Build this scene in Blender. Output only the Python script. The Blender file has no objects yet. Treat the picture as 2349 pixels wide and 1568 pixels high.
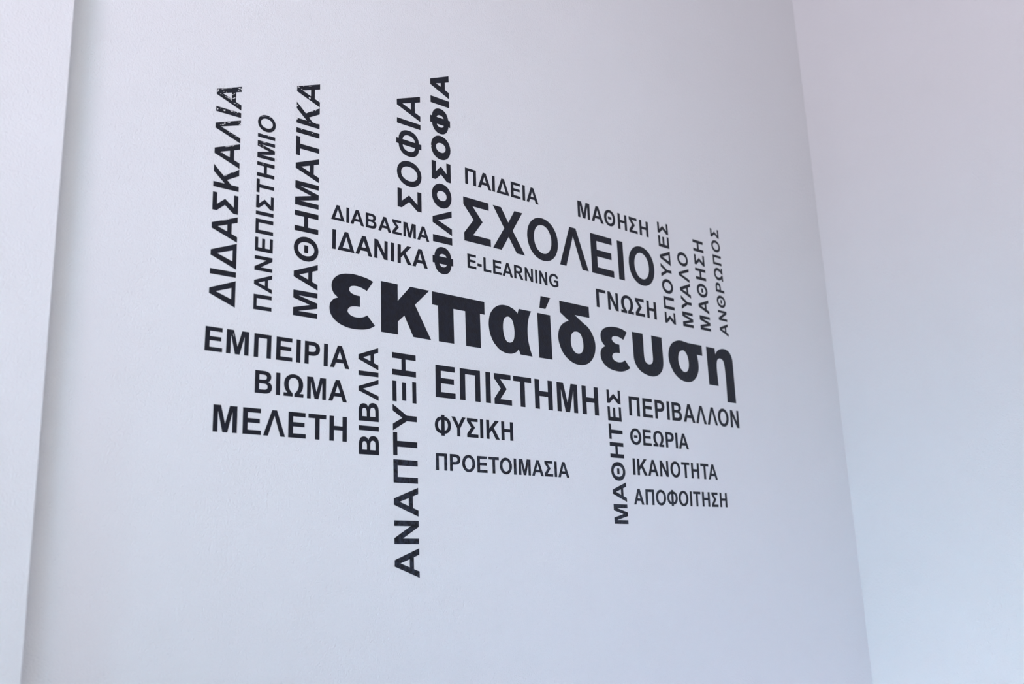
# A white painted wall corner carrying a word cloud of black vinyl lettering.
import bpy, bmesh, math
from mathutils import Vector, Matrix
from mathutils.geometry import delaunay_2d_cdt

scene = bpy.context.scene
COL = scene.collection

# ---------------------------------------------------------------- camera
# world: X along the lettered wall, Y into it (wall face at y = 0), Z up, metres
FOCAL_PX, W_PX = 2241.65, 2349.0
CAM_ROT = Matrix(((0.75560755, 0.12918847, 0.64215853),
                  (-0.65400998, 0.20334031, 0.72864509),
                  (-0.03644417, -0.97054781, 0.23813602)))     # rows: world axes in (right, down, forward)
cam_d = bpy.data.cameras.new('camera')
cam_d.sensor_fit = 'HORIZONTAL'
cam_d.sensor_width = 36.0
cam_d.lens = 36.0 * FOCAL_PX / W_PX
cam_d.clip_start = 0.05
cam_d.dof.use_dof = True
cam_d.dof.focus_distance = 1.83
cam_d.dof.aperture_fstop = 3.8
cam = bpy.data.objects.new('camera', cam_d)
COL.objects.link(cam)
m3 = Matrix((tuple((CAM_ROT[i][0], -CAM_ROT[i][1], -CAM_ROT[i][2]) for i in range(3))))
cam.matrix_world = Matrix.Translation((0, -1.4, 1.55)) @ m3.to_4x4()
scene.camera = cam

# ---------------------------------------------------------------- light
scene.view_settings.view_transform = 'Standard'
scene.view_settings.look = 'None'
scene.view_settings.gamma = 1.0
scene.view_settings.use_curve_mapping = False
scene.view_settings.exposure = 0.055

world = bpy.data.worlds.new('world')
scene.world = world
world.use_nodes = True
bg = world.node_tree.nodes['Background']
bg.inputs[0].default_value = (0.70, 0.69, 0.86, 1)
bg.inputs[1].default_value = 0.02


def area(name, loc, target, size, power, color, spread=180):
    d = bpy.data.lights.new(name, 'AREA')
    d.shape = 'RECTANGLE'
    d.size, d.size_y = size
    d.energy = power
    d.color = color
    d.spread = math.radians(spread)
    o = bpy.data.objects.new(name, d)
    COL.objects.link(o)
    o.location = loc
    o.rotation_euler = (Vector(target) - Vector(loc)).to_track_quat('-Z', 'Y').to_euler()
    return o


# daylight: bright ground beyond the window opening in the left side wall;
# the rest are added fill lights aimed at parts of the walls
area('rear_glazing', (-0.5, -3.2, 2.8), (0.3, 0, 2.2), (1.4, 1.0), 25.02, (0.904, 1.000, 0.879))  # added soft fill, high up behind the camera; no glazing is built there
area('sunlit_ground_outside', (-3.6, -2.9, 0.1), (-1.5, -2.4, 1.8), (4.0, 1.6), 990.24, (0.943, 0.820, 1.000))
area('low_sky_glow', (-2.1, -1.3, 1.6), (2.42, -0.6, 0.9), (0.9, 0.6), 4.23, (0.411, 0.794, 1.000), spread=45)  # added blue fill with narrow spread, aimed low on the right wall
area('low_sky_glow_near_corner', (-2.1, -1.3, 1.0), (2.42, -0.8, 0.6), (0.9, 0.5), 2.04, (1.000, 0.838, 0.794), spread=35)  # added warm fill for the foot of the right wall
area('lower_right_fill', (0.3, -4.0, 1.3), (2.0, 0, 0.4), (0.8, 0.5), 4.95, (0.576, 0.636, 1.000), spread=50)  # added fill for the lower right; there is no door behind it
area('window_daylight', (-1.6, -3.0, 1.9), (0.9, 0, 1.95), (0.9, 0.5), 1.44, (0.542, 0.792, 1.000), spread=35)  # added beam that brightens the middle of the lettered wall

# ---------------------------------------------------------------- materials


def new_mat(name):
    m = bpy.data.materials.new(name)
    m.use_nodes = True
    return m, m.node_tree, m.node_tree.nodes['Principled BSDF']


def plaster_relief(nt, strength, extra=1.0):
    """Orange-peel roller relief shared by paint and by the film stuck on it."""
    N, L = nt.nodes, nt.links
    geo = N.new('ShaderNodeNewGeometry')
    fine = N.new('ShaderNodeTexNoise')
    fine.inputs['Scale'].default_value = 360
    fine.inputs['Detail'].default_value = 3
    fine.inputs['Roughness'].default_value = 0.55
    L.new(geo.outputs['Position'], fine.inputs['Vector'])
    mp = N.new('ShaderNodeMapping')          # brush drag: longer along the height than across
    mp.inputs['Scale'].default_value = (1.0, 1.0, 0.6)
    mp.inputs['Rotation'].default_value = (0, 0.5, 0)
    L.new(geo.outputs['Position'], mp.inputs['Vector'])
    drag = N.new('ShaderNodeTexNoise')
    drag.inputs['Scale'].default_value = 230
    drag.inputs['Detail'].default_value = 2
    drag.inputs['Distortion'].default_value = 0.6
    L.new(mp.outputs[0], drag.inputs['Vector'])
    wave = N.new('ShaderNodeTexNoise')
    wave.inputs['Scale'].default_value = 7
    wave.inputs['Detail'].default_value = 1
    L.new(geo.outputs['Position'], wave.inputs['Vector'])
    a = N.new('ShaderNodeMath'); a.operation = 'MULTIPLY_ADD'
    L.new(drag.outputs[0], a.inputs[0]); a.inputs[1].default_value = 0.8
    L.new(fine.outputs[0], a.inputs[2])
    b = N.new('ShaderNodeMath'); b.operation = 'MULTIPLY_ADD'
    L.new(wave.outputs[0], b.inputs[0]); b.inputs[1].default_value = 3.0
    L.new(a.outputs[0], b.inputs[2])
    bump = N.new('ShaderNodeBump')
    bump.inputs['Strength'].default_value = strength
    bump.inputs['Distance'].default_value = 0.0013 * extra
    L.new(b.outputs[0], bump.inputs['Height'])
    return geo, bump


def wall_paint(name, base):
    m, nt, p = new_mat(name)
    geo, bump = plaster_relief(nt, 0.88)
    N, L = nt.nodes, nt.links
    tone = N.new('ShaderNodeTexNoise')
    tone.inputs['Scale'].default_value = 1.6
    tone.inputs['Detail'].default_value = 4
    L.new(geo.outputs['Position'], tone.inputs['Vector'])
    r = N.new('ShaderNodeValToRGB')
    r.color_ramp.elements[0].position = 0.3
    r.color_ramp.elements[1].position = 0.7
    r.color_ramp.elements[0].color = (*[c * 0.985 for c in base], 1)
    r.color_ramp.elements[1].color = (*[min(1, c * 1.01) for c in base], 1)
    L.new(tone.outputs[0], r.inputs[0])
    L.new(r.outputs[0], p.inputs['Base Color'])
    p.inputs['Roughness'].default_value = 0.62
    p.inputs['Specular IOR Level'].default_value = 0.35
    L.new(bump.outputs[0], p.inputs['Normal'])
    return m


def vinyl_film(name, c0, c1, rough0, rough1, scale):
    m, nt, p = new_mat(name)
    geo, bump = plaster_relief(nt, 0.6)
    N, L = nt.nodes, nt.links
    n = N.new('ShaderNodeTexNoise')
    n.inputs['Scale'].default_value = scale
    n.inputs['Detail'].default_value = 3
    L.new(geo.outputs['Position'], n.inputs['Vector'])
    r = N.new('ShaderNodeValToRGB')
    r.color_ramp.elements[0].position = 0.42
    r.color_ramp.elements[1].position = 0.56
    r.color_ramp.elements[0].color = (*c0, 1)
    r.color_ramp.elements[1].color = (*c1, 1)
    L.new(n.outputs[0], r.inputs[0])
    L.new(r.outputs[0], p.inputs['Base Color'])
    q = N.new('ShaderNodeMapRange')
    q.inputs['From Min'].default_value = 0.36
    q.inputs['From Max'].default_value = 0.60
    q.inputs['To Min'].default_value = rough0
    q.inputs['To Max'].default_value = rough1
    L.new(n.outputs[0], q.inputs['Value'])
    L.new(q.outputs[0], p.inputs['Roughness'])
    p.inputs['Specular IOR Level'].default_value = 0.33
    L.new(bump.outputs[0], p.inputs['Normal'])
    return m


M_WALL = wall_paint('white_wall_paint', (0.78, 0.785, 0.80))
M_CEIL = wall_paint('ceiling_paint', (0.80, 0.79, 0.79))
M_VINYL = vinyl_film('black_vinyl_film', (0.0035, 0.0044, 0.0095), (0.0058, 0.0082, 0.0175), 0.42, 0.50, 90)
M_BLISTER_SHEEN = vinyl_film('black_vinyl_film_air_pockets_painted_sheen', (0.002, 0.0026, 0.0055), (0.019, 0.025, 0.042), 0.55, 0.38, 130)  # sky sheen around the air pockets is painted into the base colour
M_CHIP_GLINT = wall_paint('bare_paint_in_the_film', (0.84, 0.84, 0.85))  # bare paint in the chips, also the white of painted glints


def floor_material():
    m, nt, p = new_mat('pale_stone_floor')
    N, L = nt.nodes, nt.links
    geo = N.new('ShaderNodeNewGeometry')
    n = N.new('ShaderNodeTexNoise'); n.inputs['Scale'].default_value = 6; n.inputs['Detail'].default_value = 6
    L.new(geo.outputs['Position'], n.inputs['Vector'])
    r = N.new('ShaderNodeValToRGB')
    r.color_ramp.elements[0].color = (0.42, 0.42, 0.44, 1)
    r.color_ramp.elements[1].color = (0.55, 0.55, 0.57, 1)
    L.new(n.outputs[0], r.inputs[0]); L.new(r.outputs[0], p.inputs['Base Color'])
    p.inputs['Roughness'].default_value = 0.35
    return m


M_FLOOR = floor_material()

# ---------------------------------------------------------------- setting


def slab(name, lo, hi, mat, bevel=0.0, segs=4):
    bm = bmesh.new()
    bmesh.ops.create_cube(bm, size=1)
    for v in bm.verts:
        v.co = Vector([lo[i] + (v.co[i] + .5) * (hi[i] - lo[i]) for i in range(3)])
    if bevel:
        es = [e for e in bm.edges if all(abs(v.co.x - hi[0]) < 1e-6 and abs(v.co.y - lo[1]) < 1e-6 for v in e.verts)]
        bmesh.ops.bevel(bm, geom=es, offset=bevel, segments=segs, profile=0.5, affect='EDGES')
    me = bpy.data.meshes.new(name)
    bm.to_mesh(me); bm.free()
    me.materials.append(mat)
    o = bpy.data.objects.new(name, me)
    COL.objects.link(o)
    o['kind'] = 'structure'
    return o


ROOM_H, CORNER_X, PILLAR_X, PILLAR_Y = 3.40, 2.424, 0.3683, -0.05
w = slab('wall_back', (-2.2, 0.0, 0.0), (CORNER_X, 0.2, ROOM_H), M_WALL)
w['label'] = 'white roller-painted wall that carries the black lettering'
w = slab('wall_right', (CORNER_X, -4.2, 0.0), (CORNER_X + 0.2, 0.2, ROOM_H), M_WALL)
w['label'] = 'plain white wall meeting the lettered wall at the right corner'
w = slab('wall_left', (-2.2, PILLAR_Y, 0.0), (PILLAR_X, 0.0, ROOM_H), M_WALL, bevel=0.0018)
w['label'] = 'bright white wall section standing proud at the left edge'


def wall_with_window(name, x0, x1, ya, yb, za, zb, y_ext, mat):
    """Side wall with a real opening for the window that lights the room."""
    bm = bmesh.new()
    for (y0, y1, z0, z1) in ((y_ext[0], ya, 0, ROOM_H), (yb, y_ext[1], 0, ROOM_H), (ya, yb, 0, za), (ya, yb, zb, ROOM_H)):
        g = bmesh.ops.create_cube(bm, size=1)
        for v in g['verts']:
            v.co = Vector((x0 + (v.co.x + .5) * (x1 - x0), y0 + (v.co.y + .5) * (y1 - y0), z0 + (v.co.z + .5) * (z1 - z0)))
    me = bpy.data.meshes.new(name)
    bm.to_mesh(me); bm.free()
    me.materials.append(mat)
    o = bpy.data.objects.new(name, me)
    COL.objects.link(o)
    o['kind'] = 'structure'
    return o


w = wall_with_window('wall_window', -2.4, -2.2, -3.6, -1.9, 0.9, 2.25, (-4.2, 0.2), M_WALL)
w['label'] = 'white side wall with the window that lights the corner'
w = slab('floor', (-2.2, -4.2, -0.1), (CORNER_X + 0.2, 0.2, 0.0), M_FLOOR)
w = slab('ceiling', (-2.2, -4.2, ROOM_H), (CORNER_X + 0.2, 0.2, ROOM_H + 0.1), M_CEIL)

# ---------------------------------------------------------------- lettering
FILM = 0.0004      # film thickness, the film lies on the wall face


def sheet(name, contours, holes, parent, mat, to_wall, y0=0.0, th=FILM):
    """Outlines (lists of points) -> one thin solid lying on the wall; to_wall maps a point to (x, z)."""
    pts, edges = [], []
    for c in list(contours) + list(holes):
        k = len(pts); n = len(c)
        pts += [Vector(to_wall(*p)) for p in c]
        edges += [(k + i, k + (i + 1) % n) for i in range(n)]

    def inside(p, poly):
        r = False; n = len(poly)
        for i in range(n):
            a, b = poly[i], poly[(i + 1) % n]
            if (a[1] > p[1]) != (b[1] > p[1]) and p[0] < (b[0] - a[0]) * (p[1] - a[1]) / (b[1] - a[1]) + a[0]:
                r = not r
        return r
    outer = [[to_wall(*p) for p in c] for c in contours]
    inner = [[to_wall(*p) for p in c] for c in holes]
    S = 100.0
    co, _, faces, *_ = delaunay_2d_cdt([p * S for p in pts], edges, [], 0, 1e-6)
    co = [c / S for c in co]
    keep = []
    for f in faces:
        c = sum((co[i] for i in f), Vector((0, 0))) / len(f)
        ring = [co[i] for i in f]
        dbl = abs(sum(ring[i - 1].x * ring[i].y - ring[i].x * ring[i - 1].y for i in range(len(ring))))
        if dbl < 1e-4 * max((ring[i] - ring[i - 1]).length_squared for i in range(len(ring))):
            continue                       # needle left between two feet on the same baseline
        if any(inside(c, q) for q in outer) and not any(inside(c, q) for q in inner):
            keep.append(f)
    org = parent.location if parent else Vector((0, 0, 0))
    n = len(co)
    verts = [(c.x - org.x, y0 - th - org.y, c.y - org.z) for c in co] + [(c.x - org.x, y0 - org.y, c.y - org.z) for c in co]
    cnt = {}
    for f in keep:
        for i in range(len(f)):
            a, b = f[i], f[(i + 1) % len(f)]
            cnt[(a, b)] = 1
    fs = [tuple(f) for f in keep] + [tuple(i + n for i in reversed(f)) for f in keep]
    fs += [(b, a, a + n, b + n) for (a, b) in cnt if (b, a) not in cnt]
    me = bpy.data.meshes.new(name)
    me.from_pydata(verts, [], fs)
    bm = bmesh.new(); bm.from_mesh(me)
    bmesh.ops.delete(bm, geom=[v for v in bm.verts if not v.link_faces], context='VERTS')
    bmesh.ops.recalc_face_normals(bm, faces=bm.faces)
    bm.to_mesh(me); bm.free()
    me.materials.append(mat)
    o = bpy.data.objects.new(name, me)
    COL.objects.link(o)
    o.parent = parent
    return o


def word_root(x, z, label, group=None):
    e = bpy.data.objects.new('vinyl_word', None)
    e.empty_display_size = 0.03
    e.location = (x, 0, z)
    COL.objects.link(e)
    e['label'] = label
    e['category'] = 'wall lettering'
    e['group'] = 'black vinyl words stuck on the white wall'
    return e


# letter shapes: advance width, outlines, counters (2048 units to the em, capitals 1466 high)
def oval(cx,cy,rx,ry,k=.575):
    a,b=rx*k,ry*k
    return [('M',cx,cy-ry),('C',cx+a,cy-ry,cx+rx,cy-b,cx+rx,cy),('C',cx+rx,cy+b,cx+a,cy+ry,cx,cy+ry),
            ('C',cx-a,cy+ry,cx-rx,cy+b,cx-rx,cy),('C',cx-rx,cy-b,cx-a,cy-ry,cx,cy-ry)]
def box(x0,y0,x1,y1): return [(x0,y0),(x0,y1),(x1,y1),(x1,y0)]
def mirror(p,cx):            # continue an open path with its mirror image about x = cx
    pts=[]
    for s in p: pts+= [s] if len(s)==2 else []
    return p
OMEGA=[(60,0),(60,228),(330,228),('C',180,380,88,560,88,810),('C',88,1220,370,1491,760,1491),
       ('C',1150,1491,1432,1220,1432,810),('C',1432,560,1340,380,1190,228),(1460,228),(1460,0),(820,0),(820,210),
       ('C',1010,350,1120,560,1120,800),('C',1120,1080,990,1245,760,1245),('C',530,1245,400,1080,400,800),
       ('C',400,560,510,350,700,210),(700,0)]
GLYPH={ # cap height 1466 units; advance, outer contours, holes
'Α':(1479,[[(0,0),(571,1466),(884,1466),(1471,0),(1149,0),(1021,333),(435,333),(314,0)]],[[(526,580),(724,1124),(926,580)]]),
'Β':(1479,[[(149,0),(149,1466),(740,1466),('C',1120,1466,1275,1320,1275,1090),('C',1275,930,1190,820,1060,775),('C',1240,725,1345,600,1345,420),('C',1345,150,1170,0,815,0)]],
     [[(445,1222),(700,1222),('C',890,1222,975,1190,975,1055),('C',975,930,880,883,690,883),(445,883)],[(445,640),(730,640),('C',940,640,1040,590,1040,445),('C',1040,310,950,247,745,247),(445,247)]]),
'Γ':(1252,[[(150,0),(150,1466),(1170,1466),(1170,1218),(446,1218),(446,0)]],[]),
'Δ':(1440,[[(10,0),(578,1466),(862,1466),(1430,0)]],[[(425,225),(722,1100),(1030,225)]]),
'Ε':(1366,[[(149,0),(149,1466),(1236,1466),(1236,1218),(445,1218),(445,893),(1181,893),(1181,646),(445,646),(445,247),(1264,247),(1264,0)]],[]),
'Η':(1479,[[(150,0),(150,1466),(446,1466),(446,889),(1026,889),(1026,1466),(1322,1466),(1322,0),(1026,0),(1026,641),(446,641),(446,0)]],[]),
'Θ':(1593,[oval(796,733,708,758)],[oval(796,733,404,508)],[box(576,613,1016,853)]),
'Ι':(569,[box(140,0,436,1466)],[]),
'Κ':(1479,[[(153,0),(153,1466),(449,1466),(449,815),(1047,1466),(1445,1466),(893,895),(1475,0),(1092,0),(689,688),(449,443),(449,0)]],[]),
'L':(1251,[[(157,0),(157,1466),(453,1466),(453,247),(1189,247),(1189,0)]],[]),
'Λ':(1460,[[(0,0),(571,1466),(884,1466),(1455,0),(1143,0),(727,1150),(312,0)]],[]),
'Μ':(1706,[[(145,0),(145,1466),(588,1466),(854,466),(1117,1466),(1561,1466),(1561,0),(1286,0),(1286,1154),(995,0),(710,0),(420,1154),(420,0)]],[]),
'Ν':(1479,[[(153,0),(153,1466),(441,1466),(1041,487),(1041,1466),(1316,1466),(1316,0),(1019,0),(428,956),(428,0)]],[]),
'Ξ':(1270,[box(60,0,1200,240),box(140,632,1105,872),box(60,1222,1145,1462)],[]),
'Ο':(1593,[oval(796,733,708,758)],[oval(796,733,404,508)]),
'Π':(1473,[[(150,0),(150,1466),(1322,1466),(1322,0),(1026,0),(1026,1218),(446,1218),(446,0)]],[]),
'Ρ':(1366,[[(149,0),(149,1466),(650,1466),('C',1080,1466,1264,1320,1264,1015),('C',1264,700,1060,553,640,553),(445,553),(445,0)]],
     [[(445,1218),(620,1218),('C',850,1218,960,1160,960,1010),('C',960,860,850,801,610,801),(445,801)]]),
'Σ':(1225,[[(64,0),(64,267),(471,763),(64,1216),(64,1466),(1120,1466),(1120,1218),(438,1218),(845,765),(427,247),(1164,247),(1164,0)]],[]),
'Τ':(1251,[[(478,0),(478,1218),(43,1218),(43,1466),(1208,1466),(1208,1218),(774,1218),(774,0)]],[]),
'Υ':(1366,[[(532,0),(532,617),(-5,1466),(342,1466),(687,886),(1025,1466),(1366,1466),(827,615),(827,0)]],[]),
'Φ':(1600,[[(652,-45),(652,105),('C',260,125,60,390,60,740),('C',60,1090,260,1355,652,1375),(652,1520),(948,1520),(948,1375),('C',1340,1355,1540,1090,1540,740),('C',1540,390,1340,125,948,105),(948,-45)]],
     [[(652,1130),(652,350),('C',450,370,340,520,340,740),('C',340,960,450,1110,652,1130)],[(948,1130),('C',1150,1110,1260,960,1260,740),('C',1260,520,1150,370,948,350)]]),
'Χ':(1366,[[(0,0),(501,764),(47,1466),(393,1466),(687,994),(975,1466),(1318,1466),(862,753),(1363,0),(1006,0),(681,505),(355,0)]],[]),
'Ω':(1530,[OMEGA],[]),
'R':(1479,[[(150,0),(150,1466),(773,1466),('C',1150,1466,1293,1330,1293,1057),('C',1293,830,1170,690,930,655),('C',1030,600,1090,540,1180,400),(1433,0),(1079,0),(865,319),('C',720,550,680,612,510,612),(446,612),(446,0)]],
     [[(446,1218),(690,1218),('C',900,1218,985,1170,985,1030),('C',985,880,900,846,665,846),(446,846)]]),
'G':(1593,[[(832,539),(832,786),(1470,786),(1470,202),('C',1330,70,1080,-25,855,-25),('C',380,-25,90,270,90,745),('C',90,1190,370,1491,840,1491),('C',1200,1491,1400,1330,1455,1040),(1161,985),('C',1110,1150,1000,1238,833,1238),('C',560,1238,395,1060,395,753),('C',395,430,560,228,838,228),('C',960,228,1080,275,1168,342),(1168,539)]],[]),
'-':(682,[box(60,390,610,671)],[]),
}
for a,b in ('EΕ','AΑ','NΝ','IΙ'): GLYPH[a]=GLYPH[b]
def flat(path,n=7):
    out=[]
    for s in path:
        if s[0]=='M': out.append((s[1],s[2]))
        elif s[0]=='C':
            x0,y0=out[-1];_,x1,y1,x2,y2,x3,y3=s
            for i in range(1,n+1):
                t=i/n;u=1-t
                out.append((u*u*u*x0+3*u*u*t*x1+3*u*t*t*x2+t*t*t*x3,u*u*u*y0+3*u*u*t*y1+3*u*t*t*y2+t*t*t*y3))
        else: out.append(s)
    if len(out)>2 and abs(out[0][0]-out[-1][0])+abs(out[0][1]-out[-1][1])<1: out.pop()
    return out

def area2(p): return sum(p[i][0]*p[(i+1)%len(p)][1]-p[(i+1)%len(p)][0]*p[i][1] for i in range(len(p)))
def grow(p,d,hole=False):
    """move every edge of a closed outline outwards by d (inwards for a hole)"""
    s=1 if area2(p)>0 else -1
    if hole: s=-s
    out=[]
    n=len(p)
    for i in range(n):
        (ax,ay),(bx,by),(cx,cy)=p[i-1],p[i],p[(i+1)%n]
        l1=math.hypot(bx-ax,by-ay) or 1;l2=math.hypot(cx-bx,cy-by) or 1
        n1=((by-ay)/l1*s,-(bx-ax)/l1*s);n2=((cy-by)/l2*s,-(cx-bx)/l2*s)
        k=max(.45,1+n1[0]*n2[0]+n1[1]*n2[1])
        out.append((bx+d*(n1[0]+n2[0])/k,by+d*(n1[1]+n2[1])/k))
    return out
def contours(ch,heavy=0):
    g=GLYPH[ch]
    o=[flat(c) for c in g[1]];h=[flat(c) for c in g[2]];b=[flat(g[3][0])] if len(g)>3 else []
    if heavy:
        q=lambda p,hole=False:[(x,(y+heavy)*1466/(1466+2*heavy)) for x,y in grow(p,heavy,hole)]
        o=[q(p) for p in o];h=[q(p,True) for p in h];b=[q(p) for p in b]
    return o,h,b

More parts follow.
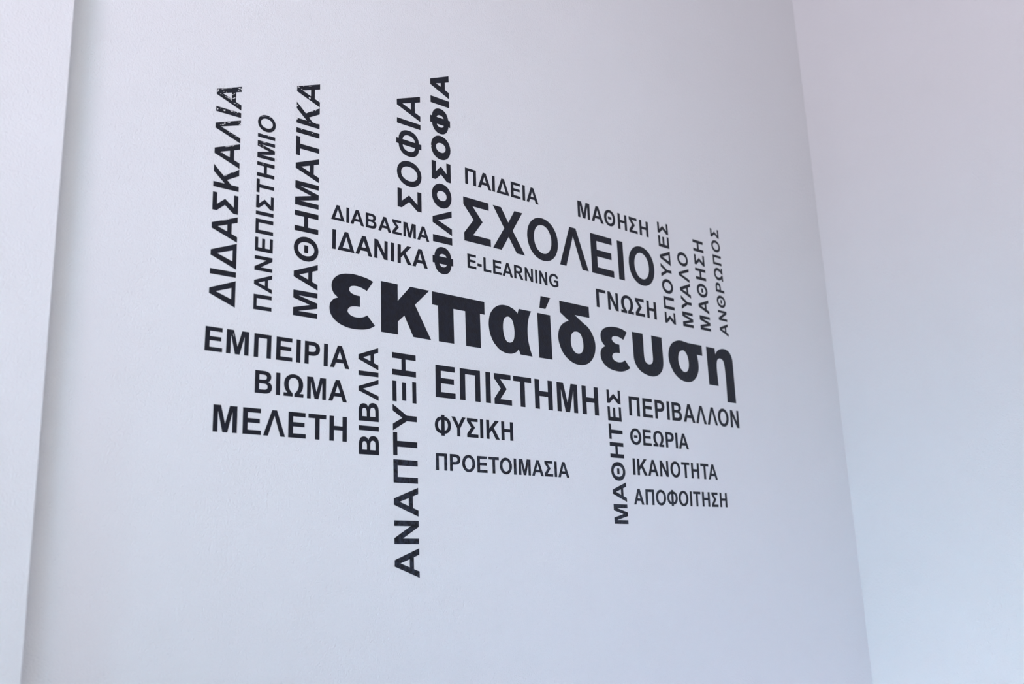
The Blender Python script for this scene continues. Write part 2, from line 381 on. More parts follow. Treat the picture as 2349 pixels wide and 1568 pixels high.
WORDS = [
    ('ΔΙΔΑΣΚΑΛΙΑ', 0.6532389, 1.9878933, 1.52e-05, 0.0304355, -0.0296054, -0.0001566, [-73, 1425, 1994, 3499, 5004, 6212, 7695, 9177, 10540, 11117], [1011, 972, 1007, 966, 945, 973, 971, 929, 972, 975], 'leftmost tall word, chipped near its top, reading upwards "ΔΙΔΑΣΚΑΛΙΑ"', 0),
    ('ΠΑΝΕΠΙΣΤΗΜΙΟ', 0.7162864, 1.9860327, -1.77e-05, 0.0222195, -0.0215209, -0.0001641, [-7, 1484, 2961, 4445, 5816, 7283, 7898, 9127, 10329, 11805, 13494, 14098], [981, 965, 968, 982, 977, 977, 958, 922, 983, 983, 977, 977], 'thin word reading upwards "ΠΑΝΕΠΙΣΤΗΜΙΟ" between two larger upright words', 0),
    ('ΜΑΘΗΜΑΤΙΚΑ', 0.8003345, 1.9871349, 4.04e-05, 0.0306266, -0.0307355, -8.12e-05, [-63, 1700, 3163, 4789, 6305, 8060, 9388, 10649, 11229, 12754], [1015, 1005, 1000, 1010, 1008, 985, 975, 1000, 991, 999], 'tall black word reading upwards "ΜΑΘΗΜΑΤΙΚΑ" left of the big epsilon', 0),
    ('ΣΟΦΙΑ', 1.0195196, 2.2266743, 3.66e-05, 0.0374852, -0.0368973, 0.0001429, [12, 1198, 2839, 4436, 5020], [940, 959, 959, 959, 963], 'short upright word "ΣΟΦΙΑ" standing above ΔΙΑΒΑΣΜΑ', 0),
    ('ΦΙΛΟΣΟΦΙΑ', 1.0905728, 2.118491, 1.65e-05, 0.0357199, -0.031018, -0.0001394, [-36, 1586, 2282, 3657, 5241, 6464, 7997, 9633, 10342], [930, 1000, 878, 885, 907, 885, 930, 1000, 866], 'extra-bold upright word "ΦΙΛΟΣΟΦΙΑ", highest reaching of all', 50),
    ('ΠΑΙΔΕΙΑ', 1.1232915, 2.3152833, 0.0238459, 8.81e-05, 0.0001587, 0.0231425, [-7, 1484, 2917, 3520, 5013, 6353, 6934], [985, 983, 983, 1001, 970, 983, 950], 'small level word "ΠΑΙΔΕΙΑ" on top of ΣΧΟΛΕΙΟ', 0),
    ('E-LEARNING', 1.124221, 2.1412256, 0.0194048, 5.3e-06, 0.0001005, 0.0194805, [-5, 1355, 2044, 3311, 4703, 6151, 7637, 9110, 9691, 11161], [996, 982, 982, 1003, 957, 982, 977, 982, 969, 982], 'small Latin word "E-LEARNING" right under the sigma of ΣΧΟΛΕΙΟ', 0),
    ('ΣΧΟΛΕΙΟ', 1.117451, 2.1952416, 0.0615872, -5.62e-05, -0.0002666, 0.0620535, [-8, 1233, 2654, 4213, 5629, 7028, 7654], [985, 1007, 1000, 952, 1010, 1000, 1000], 'second largest level word "ΣΧΟΛΕΙΟ" in bold black capitals', 0),
    ('ΜΑΘΗΣΗ', 1.4349197, 2.3159667, 0.0266464, 4.9e-06, 4.01e-05, 0.0256455, [7, 1742, 3172, 4800, 6285, 7531], [985, 958, 958, 943, 947, 965], 'level word "ΜΑΘΗΣΗ" above the right half of ΣΧΟΛΕΙΟ', 0),
    ('ΓΝΩΣΗ', 1.4756141, 2.1186822, 0.0297786, 2.78e-05, 1.39e-05, 0.028027, [33, 1250, 2724, 4326, 5541], [973, 949, 989, 937, 932], 'level word "ΓΝΩΣΗ" below the end of ΣΧΟΛΕΙΟ, above the big delta', 0),
    ('ΔΙΑΒΑΣΜΑ', 0.8251969, 2.1738217, 0.0195326, 2.67e-05, 7.54e-05, 0.0190865, [5, 1450, 2016, 3490, 4999, 6495, 7663, 9403], [976, 975, 981, 975, 968, 942, 1004, 959], 'small level word "ΔΙΑΒΑΣΜΑ" at the foot of ΣΟΦΙΑ', 0),
    ('ΙΔΑΝΙΚΑ', 0.8247482, 2.1199736, 0.0244435, 5.06e-05, 0.0002854, 0.0242618, [-7, 571, 2051, 3497, 4967, 5553, 7043], [969, 981, 964, 996, 969, 969, 968], 'level word "ΙΔΑΝΙΚΑ" directly above the big epsilon and kappa', 0),
    ('ΣΠΟΥΔΕΣ', 1.7444135, 2.114681, -0.0003507, 0.025821, -0.0256134, 4.25e-05, [20, 1255, 2776, 4385, 5599, 7109, 8528], [953, 979, 979, 932, 981, 982, 962], 'first of the four thin upright words at right, "ΣΠΟΥΔΕΣ"', 0),
    ('ΜΥΑΛΟ', 1.8096247, 2.1148063, -0.0003328, 0.0249694, -0.0260671, -4.76e-05, [-33, 1790, 3036, 4591, 6044], [1021, 991, 1003, 957, 1000], 'shortest of the four thin upright words at right, "ΜΥΑΛΟ"', 0),
    ('ΜΑΘΗΣΗ', 1.8753469, 2.114392, -0.0003981, 0.026366, -0.0265994, 4.77e-05, [18, 1771, 3206, 4815, 6317, 7540], [954, 927, 930, 930, 921, 937], 'third thin upright word at right, reading upwards "ΜΑΘΗΣΗ"', 0),
    ('ΑΝΘΡΩΠΟΣ', 1.9443657, 2.1131418, -0.0003822, 0.0239472, -0.0225408, 0.0003523, [81, 1514, 2959, 4546, 5900, 7519, 8966, 10614], [899, 927, 927, 927, 1009, 905, 927, 862], 'rightmost thin upright word, reading upwards "ΑΝΘΡΩΠΟΣ"', 0),
    ('ΕΜΠΕΙΡΙΑ', 0.6013238, 1.9113396, 0.0265733, -0.0001039, 0.0003314, 0.0262538, [39, 1350, 3100, 4557, 5928, 6494, 7852, 8441], [957, 994, 955, 980, 961, 961, 961, 961], 'level word "ΕΜΠΕΙΡΙΑ" at the left, topmost of three stacked words', 0),
    ('ΒΙΩΜΑ', 0.6873119, 1.8535435, 0.0254677, -9.75e-05, 6.66e-05, 0.0247808, [-4, 1437, 2044, 3626, 5330], [971, 971, 1004, 972, 950], 'short level word "ΒΙΩΜΑ" between ΕΜΠΕΙΡΙΑ and ΜΕΛΕΤΗ', 0),
    ('ΜΕΛΕΤΗ', 0.619343, 1.7873286, 0.0281842, -0.0001254, 2.08e-05, 0.0283083, [21, 1733, 3112, 4507, 5889, 7171], [976, 982, 925, 996, 999, 1003], 'level word "ΜΕΛΕΤΗ" at the lower left, under ΒΙΩΜΑ', 0),
    ('ΒΙΒΛΙΑ', 0.9224366, 1.7646679, -0.0001404, 0.0269889, -0.0273215, 4.9e-06, [-47, 1471, 2062, 3586, 4977, 5578], [997, 997, 997, 934, 997, 1002], 'short upright word "ΒΙΒΛΙΑ" beside the ends of ΒΙΩΜΑ and ΜΕΛΕΤΗ', 0),
    ('ΑΝΑΠΤΥΞΗ', 1.0038486, 1.5609611, -0.0002376, 0.0350863, -0.0346768, 0.000226, [45, 1503, 2974, 4442, 5897, 7165, 8571, 9827], [957, 967, 964, 975, 978, 961, 958, 984], 'upright word "ΑΝΑΠΤΥΞΗ" hanging lowest of all the words', 0),
    ('ΕΠΙΣΤΗΜΗ', 1.0390681, 1.8801612, 0.0412919, -3.3e-06, 0.0002853, 0.0407212, [-7, 1353, 2859, 3450, 4648, 5899, 7366, 9086], [984, 997, 984, 960, 975, 981, 988, 988], 'large level word "ΕΠΙΣΤΗΜΗ" directly below the big central word', 0),
    ('ΦΥΣΙΚΗ', 1.0392586, 1.8114222, 0.0248551, 4.42e-05, 0.0001495, 0.0243325, [37, 1614, 2999, 4176, 4762, 6250], [984, 962, 963, 984, 984, 1003], 'small level word "ΦΥΣΙΚΗ" under the start of ΕΠΙΣΤΗΜΗ', 0),
    ('ΠΡΟΕΤΟΙΜΑΣΙΑ', 1.0394717, 1.7477092, 0.0213278, -2.73e-05, 0.0001338, 0.0208716, [-2, 1465, 2840, 4434, 5811, 7039, 8627, 9211, 10944, 12442, 13606, 14211], [993, 1000, 1000, 1004, 1005, 1000, 1000, 1004, 970, 949, 1000, 958], 'small long level word "ΠΡΟΕΤΟΙΜΑΣΙΑ" below ΦΥΣΙΚΗ', 0),
    ('ΜΑΘΗΤΕΣ', 1.5376102, 1.653819, -9.58e-05, 0.0285141, -0.028231, 0.0001641, [2, 1741, 3171, 4786, 6257, 7523, 8926], [994, 964, 970, 970, 968, 975, 949], 'upright word "ΜΑΘΗΤΕΣ" between ΕΠΙΣΤΗΜΗ and the four level words at right', 0),
    ('ΠΕΡΙΒΑΛΛΟΝ', 1.5601074, 1.8886991, 0.02924, 5.06e-05, 0.0004981, 0.0288185, [-60, 1459, 2844, 4243, 4814, 6332, 7852, 9288, 10600, 12192], [997, 987, 987, 987, 987, 959, 913, 909, 987, 967], 'level word "ΠΕΡΙΒΑΛΛΟΝ" at right under the tail of the big eta', 0),
    ('ΘΕΩΡΙΑ', 1.5576165, 1.8262077, 0.0253109, 3.92e-05, 0.0002003, 0.0237572, [17, 1581, 2978, 4546, 5883, 6459], [997, 974, 997, 997, 997, 924], 'short level word "ΘΕΩΡΙΑ" under ΠΕΡΙΒΑΛΛΟΝ', 0),
    ('ΙΚΑΝΟΤΗΤΑ', 1.5593635, 1.7611664, 0.0245618, 1.95e-05, 0.000287, 0.0238791, [2, 561, 2092, 3545, 5046, 6639, 7921, 9389, 10548], [972, 972, 928, 985, 972, 982, 959, 1010, 927], 'level word "ΙΚΑΝΟΤΗΤΑ" between ΘΕΩΡΙΑ and ΑΠΟΦΟΙΤΗΣΗ', 0),
    ('ΑΠΟΦΟΙΤΗΣΗ', 1.5581006, 1.6988683, 0.023686, 2.92e-05, 0.0006361, 0.0225171, [52, 1477, 2937, 4547, 6144, 7751, 8342, 9561, 11105, 12292], [924, 993, 993, 993, 993, 993, 937, 997, 899, 958], 'lowest level word at right, "ΑΠΟΦΟΙΤΗΣΗ"', 0),
]
BIG_LABEL = 'huge lower-case word "εκπαίδευση" running across the middle of the wall'
BIG = [  # traced glyph outlines on the wall, 0.1 mm (x, z, corner)
    ('ε', [[[9116, 20742, 1], [9002, 20778, 0], [8878, 20799, 0], [8734, 20810, 0], [8613, 20802, 0], [8492, 20778, 0], [8393, 20733, 0], [8320, 20665, 0], [8283, 20591, 0], [8275, 20518, 0], [8292, 20450, 0], [8332, 20390, 0], [8404, 20338, 1], [8337, 20310, 0], [8289, 20271, 0], [8252, 20216, 0], [8239, 20157, 0], [8244, 20087, 0], [8266, 20020, 0], [8316, 19957, 0], [8389, 19902, 0], [8488, 19859, 0], [8597, 19835, 0], [8716, 19825, 0], [8837, 19831, 0], [8949, 19848, 0], [9052, 19882, 0], [9150, 19941, 1], [8990, 20109, 1], [8929, 20072, 0], [8857, 20049, 0], [8776, 20039, 0], [8696, 20047, 0], [8636, 20072, 0], [8598, 20111, 0], [8597, 20151, 0], [8620, 20189, 0], [8665, 20216, 0], [8736, 20233, 0], [8844, 20238, 1], [8844, 20433, 1], [8766, 20435, 0], [8695, 20449, 0], [8644, 20478, 0], [8624, 20515, 0], [8634, 20558, 0], [8669, 20585, 0], [8725, 20600, 0], [8796, 20602, 0], [8878, 20589, 0], [8985, 20552, 1]]], []),
    ('κ', [[[9279, 20789, 1], [9636, 20787, 1], [9635, 20475, 1], [9912, 20787, 1], [10342, 20786, 1], [10012, 20462, 1], [10365, 19849, 1], [9972, 19853, 1], [9779, 20226, 1], [9637, 20094, 1], [9635, 19852, 1], [9280, 19853, 1]]], []),
    ('π', [[[10405, 20787, 1], [11658, 20784, 1], [11657, 20528, 1], [11540, 20529, 1], [11542, 19849, 1], [11183, 19848, 1], [11180, 20525, 1], [10896, 20526, 1], [10898, 19850, 1], [10543, 19850, 1], [10539, 20533, 1], [10404, 20534, 1]]], []),
    ('α', [[[12549, 20785, 1], [12880, 20783, 1], [12828, 20688, 0], [12793, 20579, 0], [12770, 20461, 0], [12761, 20346, 0], [12763, 20232, 0], [12781, 20111, 0], [12814, 19982, 0], [12868, 19845, 1], [12552, 19850, 1], [12507, 19952, 1], [12454, 19895, 0], [12387, 19857, 0], [12308, 19834, 0], [12204, 19829, 0], [12102, 19846, 0], [11990, 19897, 0], [11892, 19979, 0], [11821, 20079, 0], [11775, 20197, 0], [11755, 20324, 0], [11763, 20446, 0], [11796, 20562, 0], [11864, 20663, 0], [11950, 20737, 0], [12041, 20781, 0], [12146, 20802, 0], [12263, 20800, 0], [12379, 20769, 0], [12456, 20730, 0], [12511, 20681, 1]]], [[[12239, 20578, 0], [12304, 20573, 0], [12361, 20525, 0], [12396, 20438, 0], [12413, 20317, 0], [12408, 20214, 0], [12385, 20130, 0], [12346, 20079, 0], [12286, 20056, 0], [12222, 20062, 0], [12166, 20110, 0], [12131, 20197, 0], [12115, 20306, 0], [12119, 20407, 0], [12138, 20492, 0], [12179, 20549, 0]]]),
    ('ί', [[[13162, 21155, 1], [13430, 21154, 1], [13280, 20897, 1], [13115, 20895, 1]], [[13047, 20781, 1], [13404, 20780, 1], [13414, 19849, 1], [13054, 19849, 1]]], []),
    ('δ', [[[13688, 21142, 1], [14554, 21140, 1], [14558, 20900, 1], [14119, 20897, 1], [14241, 20825, 0], [14358, 20759, 0], [14476, 20699, 0], [14558, 20628, 0], [14622, 20540, 0], [14675, 20432, 0], [14695, 20313, 0], [14678, 20183, 0], [14638, 20083, 0], [14569, 19986, 0], [14484, 19913, 0], [14385, 19863, 0], [14271, 19835, 0], [14133, 19831, 0], [13999, 19855, 0], [13869, 19914, 0], [13758, 19999, 0], [13682, 20101, 0], [13631, 20218, 0], [13610, 20338, 0], [13622, 20452, 0], [13662, 20551, 0], [13725, 20628, 0], [13813, 20692, 0], [13936, 20747, 1], [13690, 20895, 1]]], [[[14117, 20537, 0], [14202, 20535, 0], [14272, 20492, 0], [14314, 20409, 0], [14332, 20310, 0], [14328, 20209, 0], [14293, 20128, 0], [14238, 20084, 0], [14168, 20065, 0], [14092, 20078, 0], [14027, 20126, 0], [13982, 20201, 0], [13966, 20287, 0], [13972, 20375, 0], [14000, 20461, 0], [14055, 20516, 0]]]),
    ('ε', [[[15711, 20741, 1], [15591, 20787, 0], [15461, 20808, 0], [15313, 20811, 0], [15164, 20792, 0], [15033, 20753, 0], [14938, 20694, 0], [14881, 20615, 0], [14873, 20523, 0], [14898, 20436, 0], [14947, 20376, 0], [15000, 20340, 1], [14913, 20294, 0], [14864, 20239, 0], [14840, 20172, 0], [14842, 20083, 0], [14879, 19998, 0], [14945, 19929, 0], [15040, 19876, 0], [15154, 19841, 0], [15299, 19825, 0], [15446, 19828, 0], [15598, 19862, 0], [15755, 19938, 1], [15596, 20102, 1], [15552, 20068, 0], [15465, 20039, 0], [15372, 20031, 0], [15282, 20046, 0], [15221, 20084, 0], [15198, 20133, 0], [15221, 20187, 0], [15279, 20221, 0], [15354, 20236, 0], [15448, 20238, 1], [15449, 20429, 1], [15353, 20435, 0], [15273, 20460, 0], [15225, 20506, 0], [15222, 20551, 0], [15256, 20586, 0], [15332, 20603, 0], [15443, 20601, 0], [15588, 20555, 1]]], []),
    ('υ', [[[15885, 20782, 1], [16235, 20784, 1], [16242, 20614, 0], [16238, 20396, 0], [16241, 20244, 0], [16261, 20170, 0], [16311, 20119, 0], [16375, 20102, 0], [16441, 20109, 0], [16497, 20141, 0], [16531, 20203, 0], [16539, 20293, 0], [16534, 20460, 0], [16529, 20785, 1], [16882, 20781, 1], [16884, 20609, 0], [16886, 20401, 0], [16885, 20219, 0], [16866, 20101, 0], [16817, 19998, 0], [16721, 19911, 0], [16621, 19862, 0], [16505, 19836, 0], [16375, 19835, 0], [16229, 19863, 0], [16088, 19916, 0], [15986, 19999, 0], [15923, 20092, 0], [15894, 20201, 0], [15893, 20378, 0]]], []),
    ('σ', [[[18332, 20783, 1], [18329, 20532, 1], [18124, 20537, 1], [18143, 20450, 0], [18157, 20317, 0], [18144, 20181, 0], [18093, 20056, 0], [18020, 19968, 0], [17918, 19891, 0], [17812, 19850, 0], [17669, 19835, 0], [17511, 19854, 0], [17360, 19916, 0], [17234, 20013, 0], [17151, 20133, 0], [17097, 20257, 0], [17082, 20386, 0], [17106, 20506, 0], [17156, 20605, 0], [17235, 20694, 0], [17341, 20754, 0], [17465, 20794, 0], [17586, 20805, 0], [17706, 20794, 0], [17826, 20782, 1]]], [[[17599, 20576, 0], [17669, 20571, 0], [17733, 20519, 0], [17783, 20432, 0], [17803, 20302, 0], [17788, 20194, 0], [17743, 20109, 0], [17667, 20068, 0], [17587, 20068, 0], [17512, 20110, 0], [17461, 20183, 0], [17432, 20271, 0], [17427, 20363, 0], [17451, 20458, 0], [17504, 20537, 0]]]),
    ('η', [[[18501, 20783, 1], [18827, 20780, 1], [18838, 20630, 1], [18908, 20715, 0], [19003, 20772, 0], [19117, 20806, 0], [19249, 20809, 0], [19365, 20772, 0], [19444, 20705, 0], [19489, 20599, 0], [19499, 20475, 0], [19494, 19498, 1], [19159, 19499, 1], [19170, 19805, 0], [19177, 20079, 0], [19170, 20257, 0], [19158, 20407, 0], [19128, 20500, 0], [19068, 20541, 0], [18993, 20549, 0], [18925, 20524, 0], [18881, 20471, 0], [18856, 20372, 0], [18849, 20207, 0], [18860, 19859, 1], [18508, 19859, 1]]], []),
]
CHIPS_GLINTS = [  # 0.01 mm
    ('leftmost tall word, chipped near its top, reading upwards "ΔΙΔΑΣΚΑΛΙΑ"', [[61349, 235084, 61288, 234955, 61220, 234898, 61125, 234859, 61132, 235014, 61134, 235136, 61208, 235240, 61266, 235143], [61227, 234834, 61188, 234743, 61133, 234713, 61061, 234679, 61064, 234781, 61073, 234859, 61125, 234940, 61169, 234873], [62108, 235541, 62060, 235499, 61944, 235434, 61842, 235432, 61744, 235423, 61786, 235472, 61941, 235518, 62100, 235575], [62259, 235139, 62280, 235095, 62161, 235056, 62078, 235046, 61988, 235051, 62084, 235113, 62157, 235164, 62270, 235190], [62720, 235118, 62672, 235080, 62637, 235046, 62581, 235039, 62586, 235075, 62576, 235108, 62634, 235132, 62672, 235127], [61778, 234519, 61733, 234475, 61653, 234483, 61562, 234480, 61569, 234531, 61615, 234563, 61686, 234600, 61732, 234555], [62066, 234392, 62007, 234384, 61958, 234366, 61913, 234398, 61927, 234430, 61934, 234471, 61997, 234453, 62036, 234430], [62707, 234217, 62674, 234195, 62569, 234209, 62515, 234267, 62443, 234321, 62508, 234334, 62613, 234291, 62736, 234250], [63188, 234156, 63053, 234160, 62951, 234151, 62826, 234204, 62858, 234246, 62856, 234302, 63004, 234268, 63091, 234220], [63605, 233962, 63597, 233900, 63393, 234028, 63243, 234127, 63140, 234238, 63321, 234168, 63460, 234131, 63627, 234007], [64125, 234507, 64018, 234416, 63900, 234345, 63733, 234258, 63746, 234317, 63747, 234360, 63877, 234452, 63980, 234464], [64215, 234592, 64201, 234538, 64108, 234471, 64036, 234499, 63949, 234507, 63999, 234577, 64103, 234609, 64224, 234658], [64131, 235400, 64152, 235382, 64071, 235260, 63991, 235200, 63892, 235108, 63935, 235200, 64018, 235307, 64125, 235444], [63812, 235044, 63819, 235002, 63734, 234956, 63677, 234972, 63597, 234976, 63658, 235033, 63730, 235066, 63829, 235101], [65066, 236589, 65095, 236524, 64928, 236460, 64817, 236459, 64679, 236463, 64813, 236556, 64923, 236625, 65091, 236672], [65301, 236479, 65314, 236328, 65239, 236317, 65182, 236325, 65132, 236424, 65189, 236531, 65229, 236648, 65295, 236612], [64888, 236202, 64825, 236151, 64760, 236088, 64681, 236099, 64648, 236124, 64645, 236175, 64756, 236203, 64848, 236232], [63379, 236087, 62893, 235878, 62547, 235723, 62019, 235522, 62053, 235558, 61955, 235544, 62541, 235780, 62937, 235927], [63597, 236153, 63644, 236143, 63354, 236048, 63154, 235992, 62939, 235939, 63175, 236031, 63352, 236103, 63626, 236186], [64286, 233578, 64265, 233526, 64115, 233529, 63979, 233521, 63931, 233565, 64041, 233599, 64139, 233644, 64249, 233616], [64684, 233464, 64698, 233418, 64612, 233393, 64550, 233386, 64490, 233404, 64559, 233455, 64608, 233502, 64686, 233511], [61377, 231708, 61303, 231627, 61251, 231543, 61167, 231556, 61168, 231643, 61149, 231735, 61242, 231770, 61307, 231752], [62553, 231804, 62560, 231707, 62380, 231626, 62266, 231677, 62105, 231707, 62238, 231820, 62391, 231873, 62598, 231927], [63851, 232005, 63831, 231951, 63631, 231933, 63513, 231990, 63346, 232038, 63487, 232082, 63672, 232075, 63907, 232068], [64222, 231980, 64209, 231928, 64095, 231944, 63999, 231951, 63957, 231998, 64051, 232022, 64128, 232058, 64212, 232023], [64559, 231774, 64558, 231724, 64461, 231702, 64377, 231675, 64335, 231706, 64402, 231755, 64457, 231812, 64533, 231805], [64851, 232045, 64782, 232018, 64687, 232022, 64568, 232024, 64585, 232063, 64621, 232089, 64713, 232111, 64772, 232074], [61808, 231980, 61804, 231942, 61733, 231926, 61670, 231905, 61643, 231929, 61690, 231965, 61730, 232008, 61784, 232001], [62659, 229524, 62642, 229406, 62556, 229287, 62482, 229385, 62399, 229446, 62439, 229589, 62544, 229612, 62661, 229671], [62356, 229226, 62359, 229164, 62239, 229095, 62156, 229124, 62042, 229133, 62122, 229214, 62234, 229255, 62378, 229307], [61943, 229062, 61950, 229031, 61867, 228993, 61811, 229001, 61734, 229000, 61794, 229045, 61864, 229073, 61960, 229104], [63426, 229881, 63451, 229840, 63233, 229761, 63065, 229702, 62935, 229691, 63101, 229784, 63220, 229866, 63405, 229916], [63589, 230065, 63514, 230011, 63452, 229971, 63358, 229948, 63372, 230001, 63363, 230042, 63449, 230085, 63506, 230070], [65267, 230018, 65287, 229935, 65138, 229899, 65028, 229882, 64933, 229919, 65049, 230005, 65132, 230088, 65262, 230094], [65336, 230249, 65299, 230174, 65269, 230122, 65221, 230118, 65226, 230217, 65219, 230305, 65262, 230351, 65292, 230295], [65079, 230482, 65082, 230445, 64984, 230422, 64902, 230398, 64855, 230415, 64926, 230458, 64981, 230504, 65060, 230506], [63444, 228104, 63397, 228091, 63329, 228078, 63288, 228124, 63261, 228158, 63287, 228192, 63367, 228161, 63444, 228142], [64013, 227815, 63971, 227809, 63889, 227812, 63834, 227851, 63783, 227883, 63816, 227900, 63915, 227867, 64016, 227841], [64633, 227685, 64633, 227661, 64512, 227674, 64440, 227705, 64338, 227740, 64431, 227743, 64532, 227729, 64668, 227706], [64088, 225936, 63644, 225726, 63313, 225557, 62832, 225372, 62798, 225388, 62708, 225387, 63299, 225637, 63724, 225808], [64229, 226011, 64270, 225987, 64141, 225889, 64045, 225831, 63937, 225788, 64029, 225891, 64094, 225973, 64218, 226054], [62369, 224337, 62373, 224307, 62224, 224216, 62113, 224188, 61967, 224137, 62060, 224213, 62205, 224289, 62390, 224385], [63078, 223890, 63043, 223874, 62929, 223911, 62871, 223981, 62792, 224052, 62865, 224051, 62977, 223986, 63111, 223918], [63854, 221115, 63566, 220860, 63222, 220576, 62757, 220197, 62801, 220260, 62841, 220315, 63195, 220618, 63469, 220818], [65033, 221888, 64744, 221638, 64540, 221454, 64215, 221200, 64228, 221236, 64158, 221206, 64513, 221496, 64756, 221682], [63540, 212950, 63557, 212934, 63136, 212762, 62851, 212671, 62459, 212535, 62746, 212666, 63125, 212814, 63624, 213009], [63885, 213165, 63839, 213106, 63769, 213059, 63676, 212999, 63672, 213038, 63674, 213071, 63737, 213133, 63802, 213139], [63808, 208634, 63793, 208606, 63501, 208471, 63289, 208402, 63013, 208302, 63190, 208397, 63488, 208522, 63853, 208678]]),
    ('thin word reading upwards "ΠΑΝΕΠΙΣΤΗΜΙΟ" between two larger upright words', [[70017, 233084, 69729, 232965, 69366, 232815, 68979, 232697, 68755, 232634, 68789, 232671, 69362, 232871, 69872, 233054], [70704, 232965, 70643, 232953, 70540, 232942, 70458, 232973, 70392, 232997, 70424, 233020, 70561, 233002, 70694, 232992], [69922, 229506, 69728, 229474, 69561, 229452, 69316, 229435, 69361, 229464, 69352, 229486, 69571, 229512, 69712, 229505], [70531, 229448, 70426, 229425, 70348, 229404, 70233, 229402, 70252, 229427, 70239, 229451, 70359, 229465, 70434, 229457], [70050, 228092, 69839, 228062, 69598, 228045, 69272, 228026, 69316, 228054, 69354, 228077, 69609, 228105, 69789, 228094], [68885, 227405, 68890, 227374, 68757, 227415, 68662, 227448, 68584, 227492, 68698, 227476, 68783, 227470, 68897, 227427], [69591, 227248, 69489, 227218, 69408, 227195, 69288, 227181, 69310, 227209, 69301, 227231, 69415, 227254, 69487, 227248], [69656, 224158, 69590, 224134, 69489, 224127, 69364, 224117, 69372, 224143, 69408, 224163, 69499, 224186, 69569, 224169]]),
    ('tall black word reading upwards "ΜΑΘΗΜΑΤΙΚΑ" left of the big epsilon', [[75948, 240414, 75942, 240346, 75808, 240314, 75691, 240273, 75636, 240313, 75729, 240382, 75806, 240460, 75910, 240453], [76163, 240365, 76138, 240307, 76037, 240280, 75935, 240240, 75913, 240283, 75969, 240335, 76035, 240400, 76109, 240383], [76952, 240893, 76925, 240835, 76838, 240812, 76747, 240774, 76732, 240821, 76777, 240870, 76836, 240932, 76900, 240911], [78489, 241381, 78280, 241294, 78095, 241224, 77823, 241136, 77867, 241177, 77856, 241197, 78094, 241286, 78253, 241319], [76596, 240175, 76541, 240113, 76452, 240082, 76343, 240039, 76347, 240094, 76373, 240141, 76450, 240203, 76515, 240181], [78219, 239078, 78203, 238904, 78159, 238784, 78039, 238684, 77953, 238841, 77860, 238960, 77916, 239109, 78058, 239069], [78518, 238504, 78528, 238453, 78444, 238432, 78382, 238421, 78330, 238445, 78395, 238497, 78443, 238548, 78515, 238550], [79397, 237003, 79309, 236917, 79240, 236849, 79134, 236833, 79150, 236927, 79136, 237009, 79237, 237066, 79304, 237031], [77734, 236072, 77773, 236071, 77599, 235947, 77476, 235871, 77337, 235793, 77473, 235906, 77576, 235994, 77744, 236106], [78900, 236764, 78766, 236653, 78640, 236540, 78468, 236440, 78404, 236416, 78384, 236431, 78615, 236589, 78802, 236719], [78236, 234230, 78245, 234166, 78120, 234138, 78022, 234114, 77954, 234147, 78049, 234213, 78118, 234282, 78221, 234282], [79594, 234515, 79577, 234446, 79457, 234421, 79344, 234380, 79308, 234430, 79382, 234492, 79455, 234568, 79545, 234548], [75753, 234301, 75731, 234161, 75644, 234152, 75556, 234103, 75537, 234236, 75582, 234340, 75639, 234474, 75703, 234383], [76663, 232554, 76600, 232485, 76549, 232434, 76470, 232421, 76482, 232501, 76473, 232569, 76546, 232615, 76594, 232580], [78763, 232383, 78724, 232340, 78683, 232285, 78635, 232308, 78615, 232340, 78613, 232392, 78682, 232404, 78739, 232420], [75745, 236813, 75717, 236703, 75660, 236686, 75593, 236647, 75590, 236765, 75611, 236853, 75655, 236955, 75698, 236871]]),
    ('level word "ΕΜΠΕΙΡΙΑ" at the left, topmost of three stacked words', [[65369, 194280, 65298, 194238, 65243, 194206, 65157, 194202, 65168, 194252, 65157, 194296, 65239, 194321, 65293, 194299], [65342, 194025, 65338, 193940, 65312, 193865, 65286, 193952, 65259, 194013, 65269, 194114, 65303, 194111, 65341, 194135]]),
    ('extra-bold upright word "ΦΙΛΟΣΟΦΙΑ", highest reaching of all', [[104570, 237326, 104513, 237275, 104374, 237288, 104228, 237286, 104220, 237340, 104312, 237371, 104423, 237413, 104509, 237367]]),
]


BLISTER_SHEEN = {'ΑΝΑΠΤΥΞΗ': (0, 1, 2, 3), 'ΜΑΘΗΤΕΣ': (0, 1, 2), 'ΠΡΟΕΤΟΙΜΑΣΙΑ': tuple(range(12)), 'ΑΠΟΦΟΙΤΗΣΗ': (0, 1, 2, 3)}


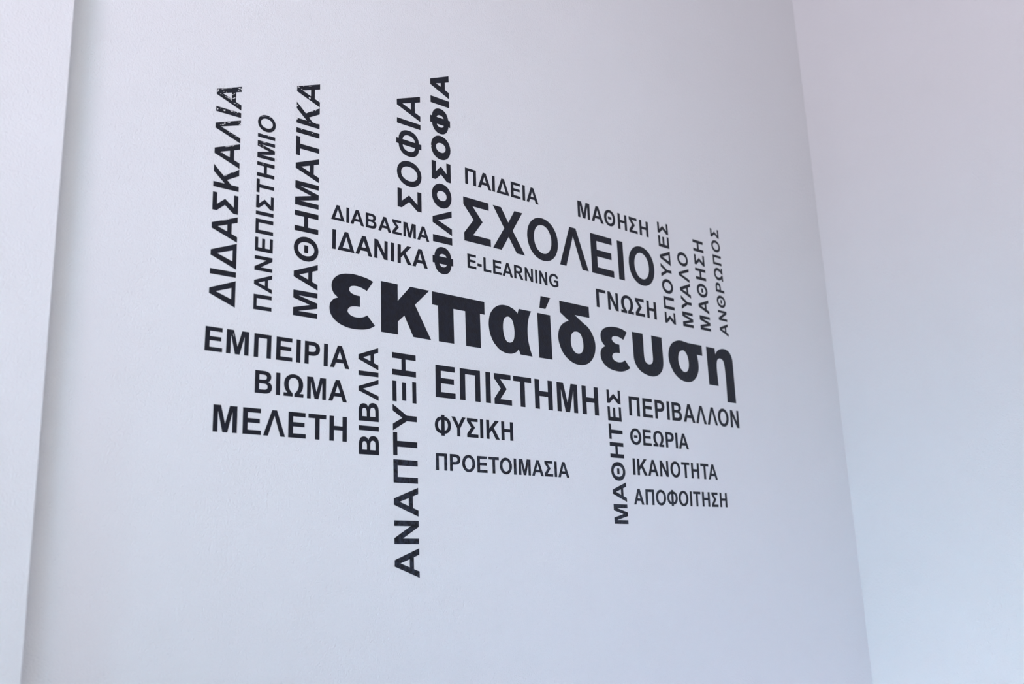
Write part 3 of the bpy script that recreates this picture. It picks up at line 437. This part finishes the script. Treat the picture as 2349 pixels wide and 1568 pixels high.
def make_word(text, ox, oz, ax, az, bx, bz, offs, scl, label, heavy=0):
    """(ax, az): baseline direction per 1000 units, (bx, bz): cap direction; offs / scl: start and width of each letter."""
    root = word_root(ox, oz, label)
    for i, ch in enumerate(text):
        film = M_BLISTER_SHEEN if i in BLISTER_SHEEN.get(text, ()) else M_VINYL
        o, h, b = contours(ch, heavy + ({'Ο': 35, 'Φ': 18}.get(ch, 0) if heavy else 0))

        def tw(gx, gy, i=i):
            X = (offs[i] + scl[i] / 1000.0 * gx) / 1000.0
            Y = gy / 1000.0
            return (ox + ax * X + bx * Y, oz + az * X + bz * Y)
        if b:          # centre bar of the theta is a separate island inside the ring
            q = sheet('letter', o, h, root, film, tw)
            r = sheet('letter_bar', b, [], root, film, tw)
            r.parent = q
        else:
            sheet('letter', o, h, root, film, tw)
    return root


def smooth(c, close=True):
    """Catmull-Rom through the traced points, straight where a corner is marked."""
    out = []
    n = len(c)
    for i in range(n):
        p0, p1, p2, p3 = c[i - 1], c[i], c[(i + 1) % n], c[(i + 2) % n]
        out.append((p1[0], p1[1]))
        if p1[2] and p2[2]:
            continue
        if p1[2]: p0 = p1
        if p2[2]: p3 = p2
        for t in (.25, .5, .75):
            q = []
            for k in (0, 1):
                q.append(.5 * (2 * p1[k] + (p2[k] - p0[k]) * t + (2 * p0[k] - 5 * p1[k] + 4 * p2[k] - p3[k]) * t * t
                               + (3 * p1[k] - p0[k] - 3 * p2[k] + p3[k]) * t ** 3))
            out.append(tuple(q))
    return out


ROOTS = {}
for row in WORDS:
    ROOTS[row[-2]] = make_word(*row)

big = word_root(BIG[0][1][0][0][0] / 1e4, 1.95, BIG_LABEL)
for ch, outer, holes in BIG:
    sheet('letter', [smooth(c) for c in outer], [smooth(c) for c in holes], big, M_VINYL,
          lambda x, z: (x / 1e4, z / 1e4))

# bare chipped spots, plus white slivers painted as glints on curled film edges
for lab, polys in CHIPS_GLINTS:
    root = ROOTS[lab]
    s = sheet('chipped_spots', [[(p[i], p[i + 1]) for i in range(0, 16, 2)] for p in polys], [], root, M_CHIP_GLINT,
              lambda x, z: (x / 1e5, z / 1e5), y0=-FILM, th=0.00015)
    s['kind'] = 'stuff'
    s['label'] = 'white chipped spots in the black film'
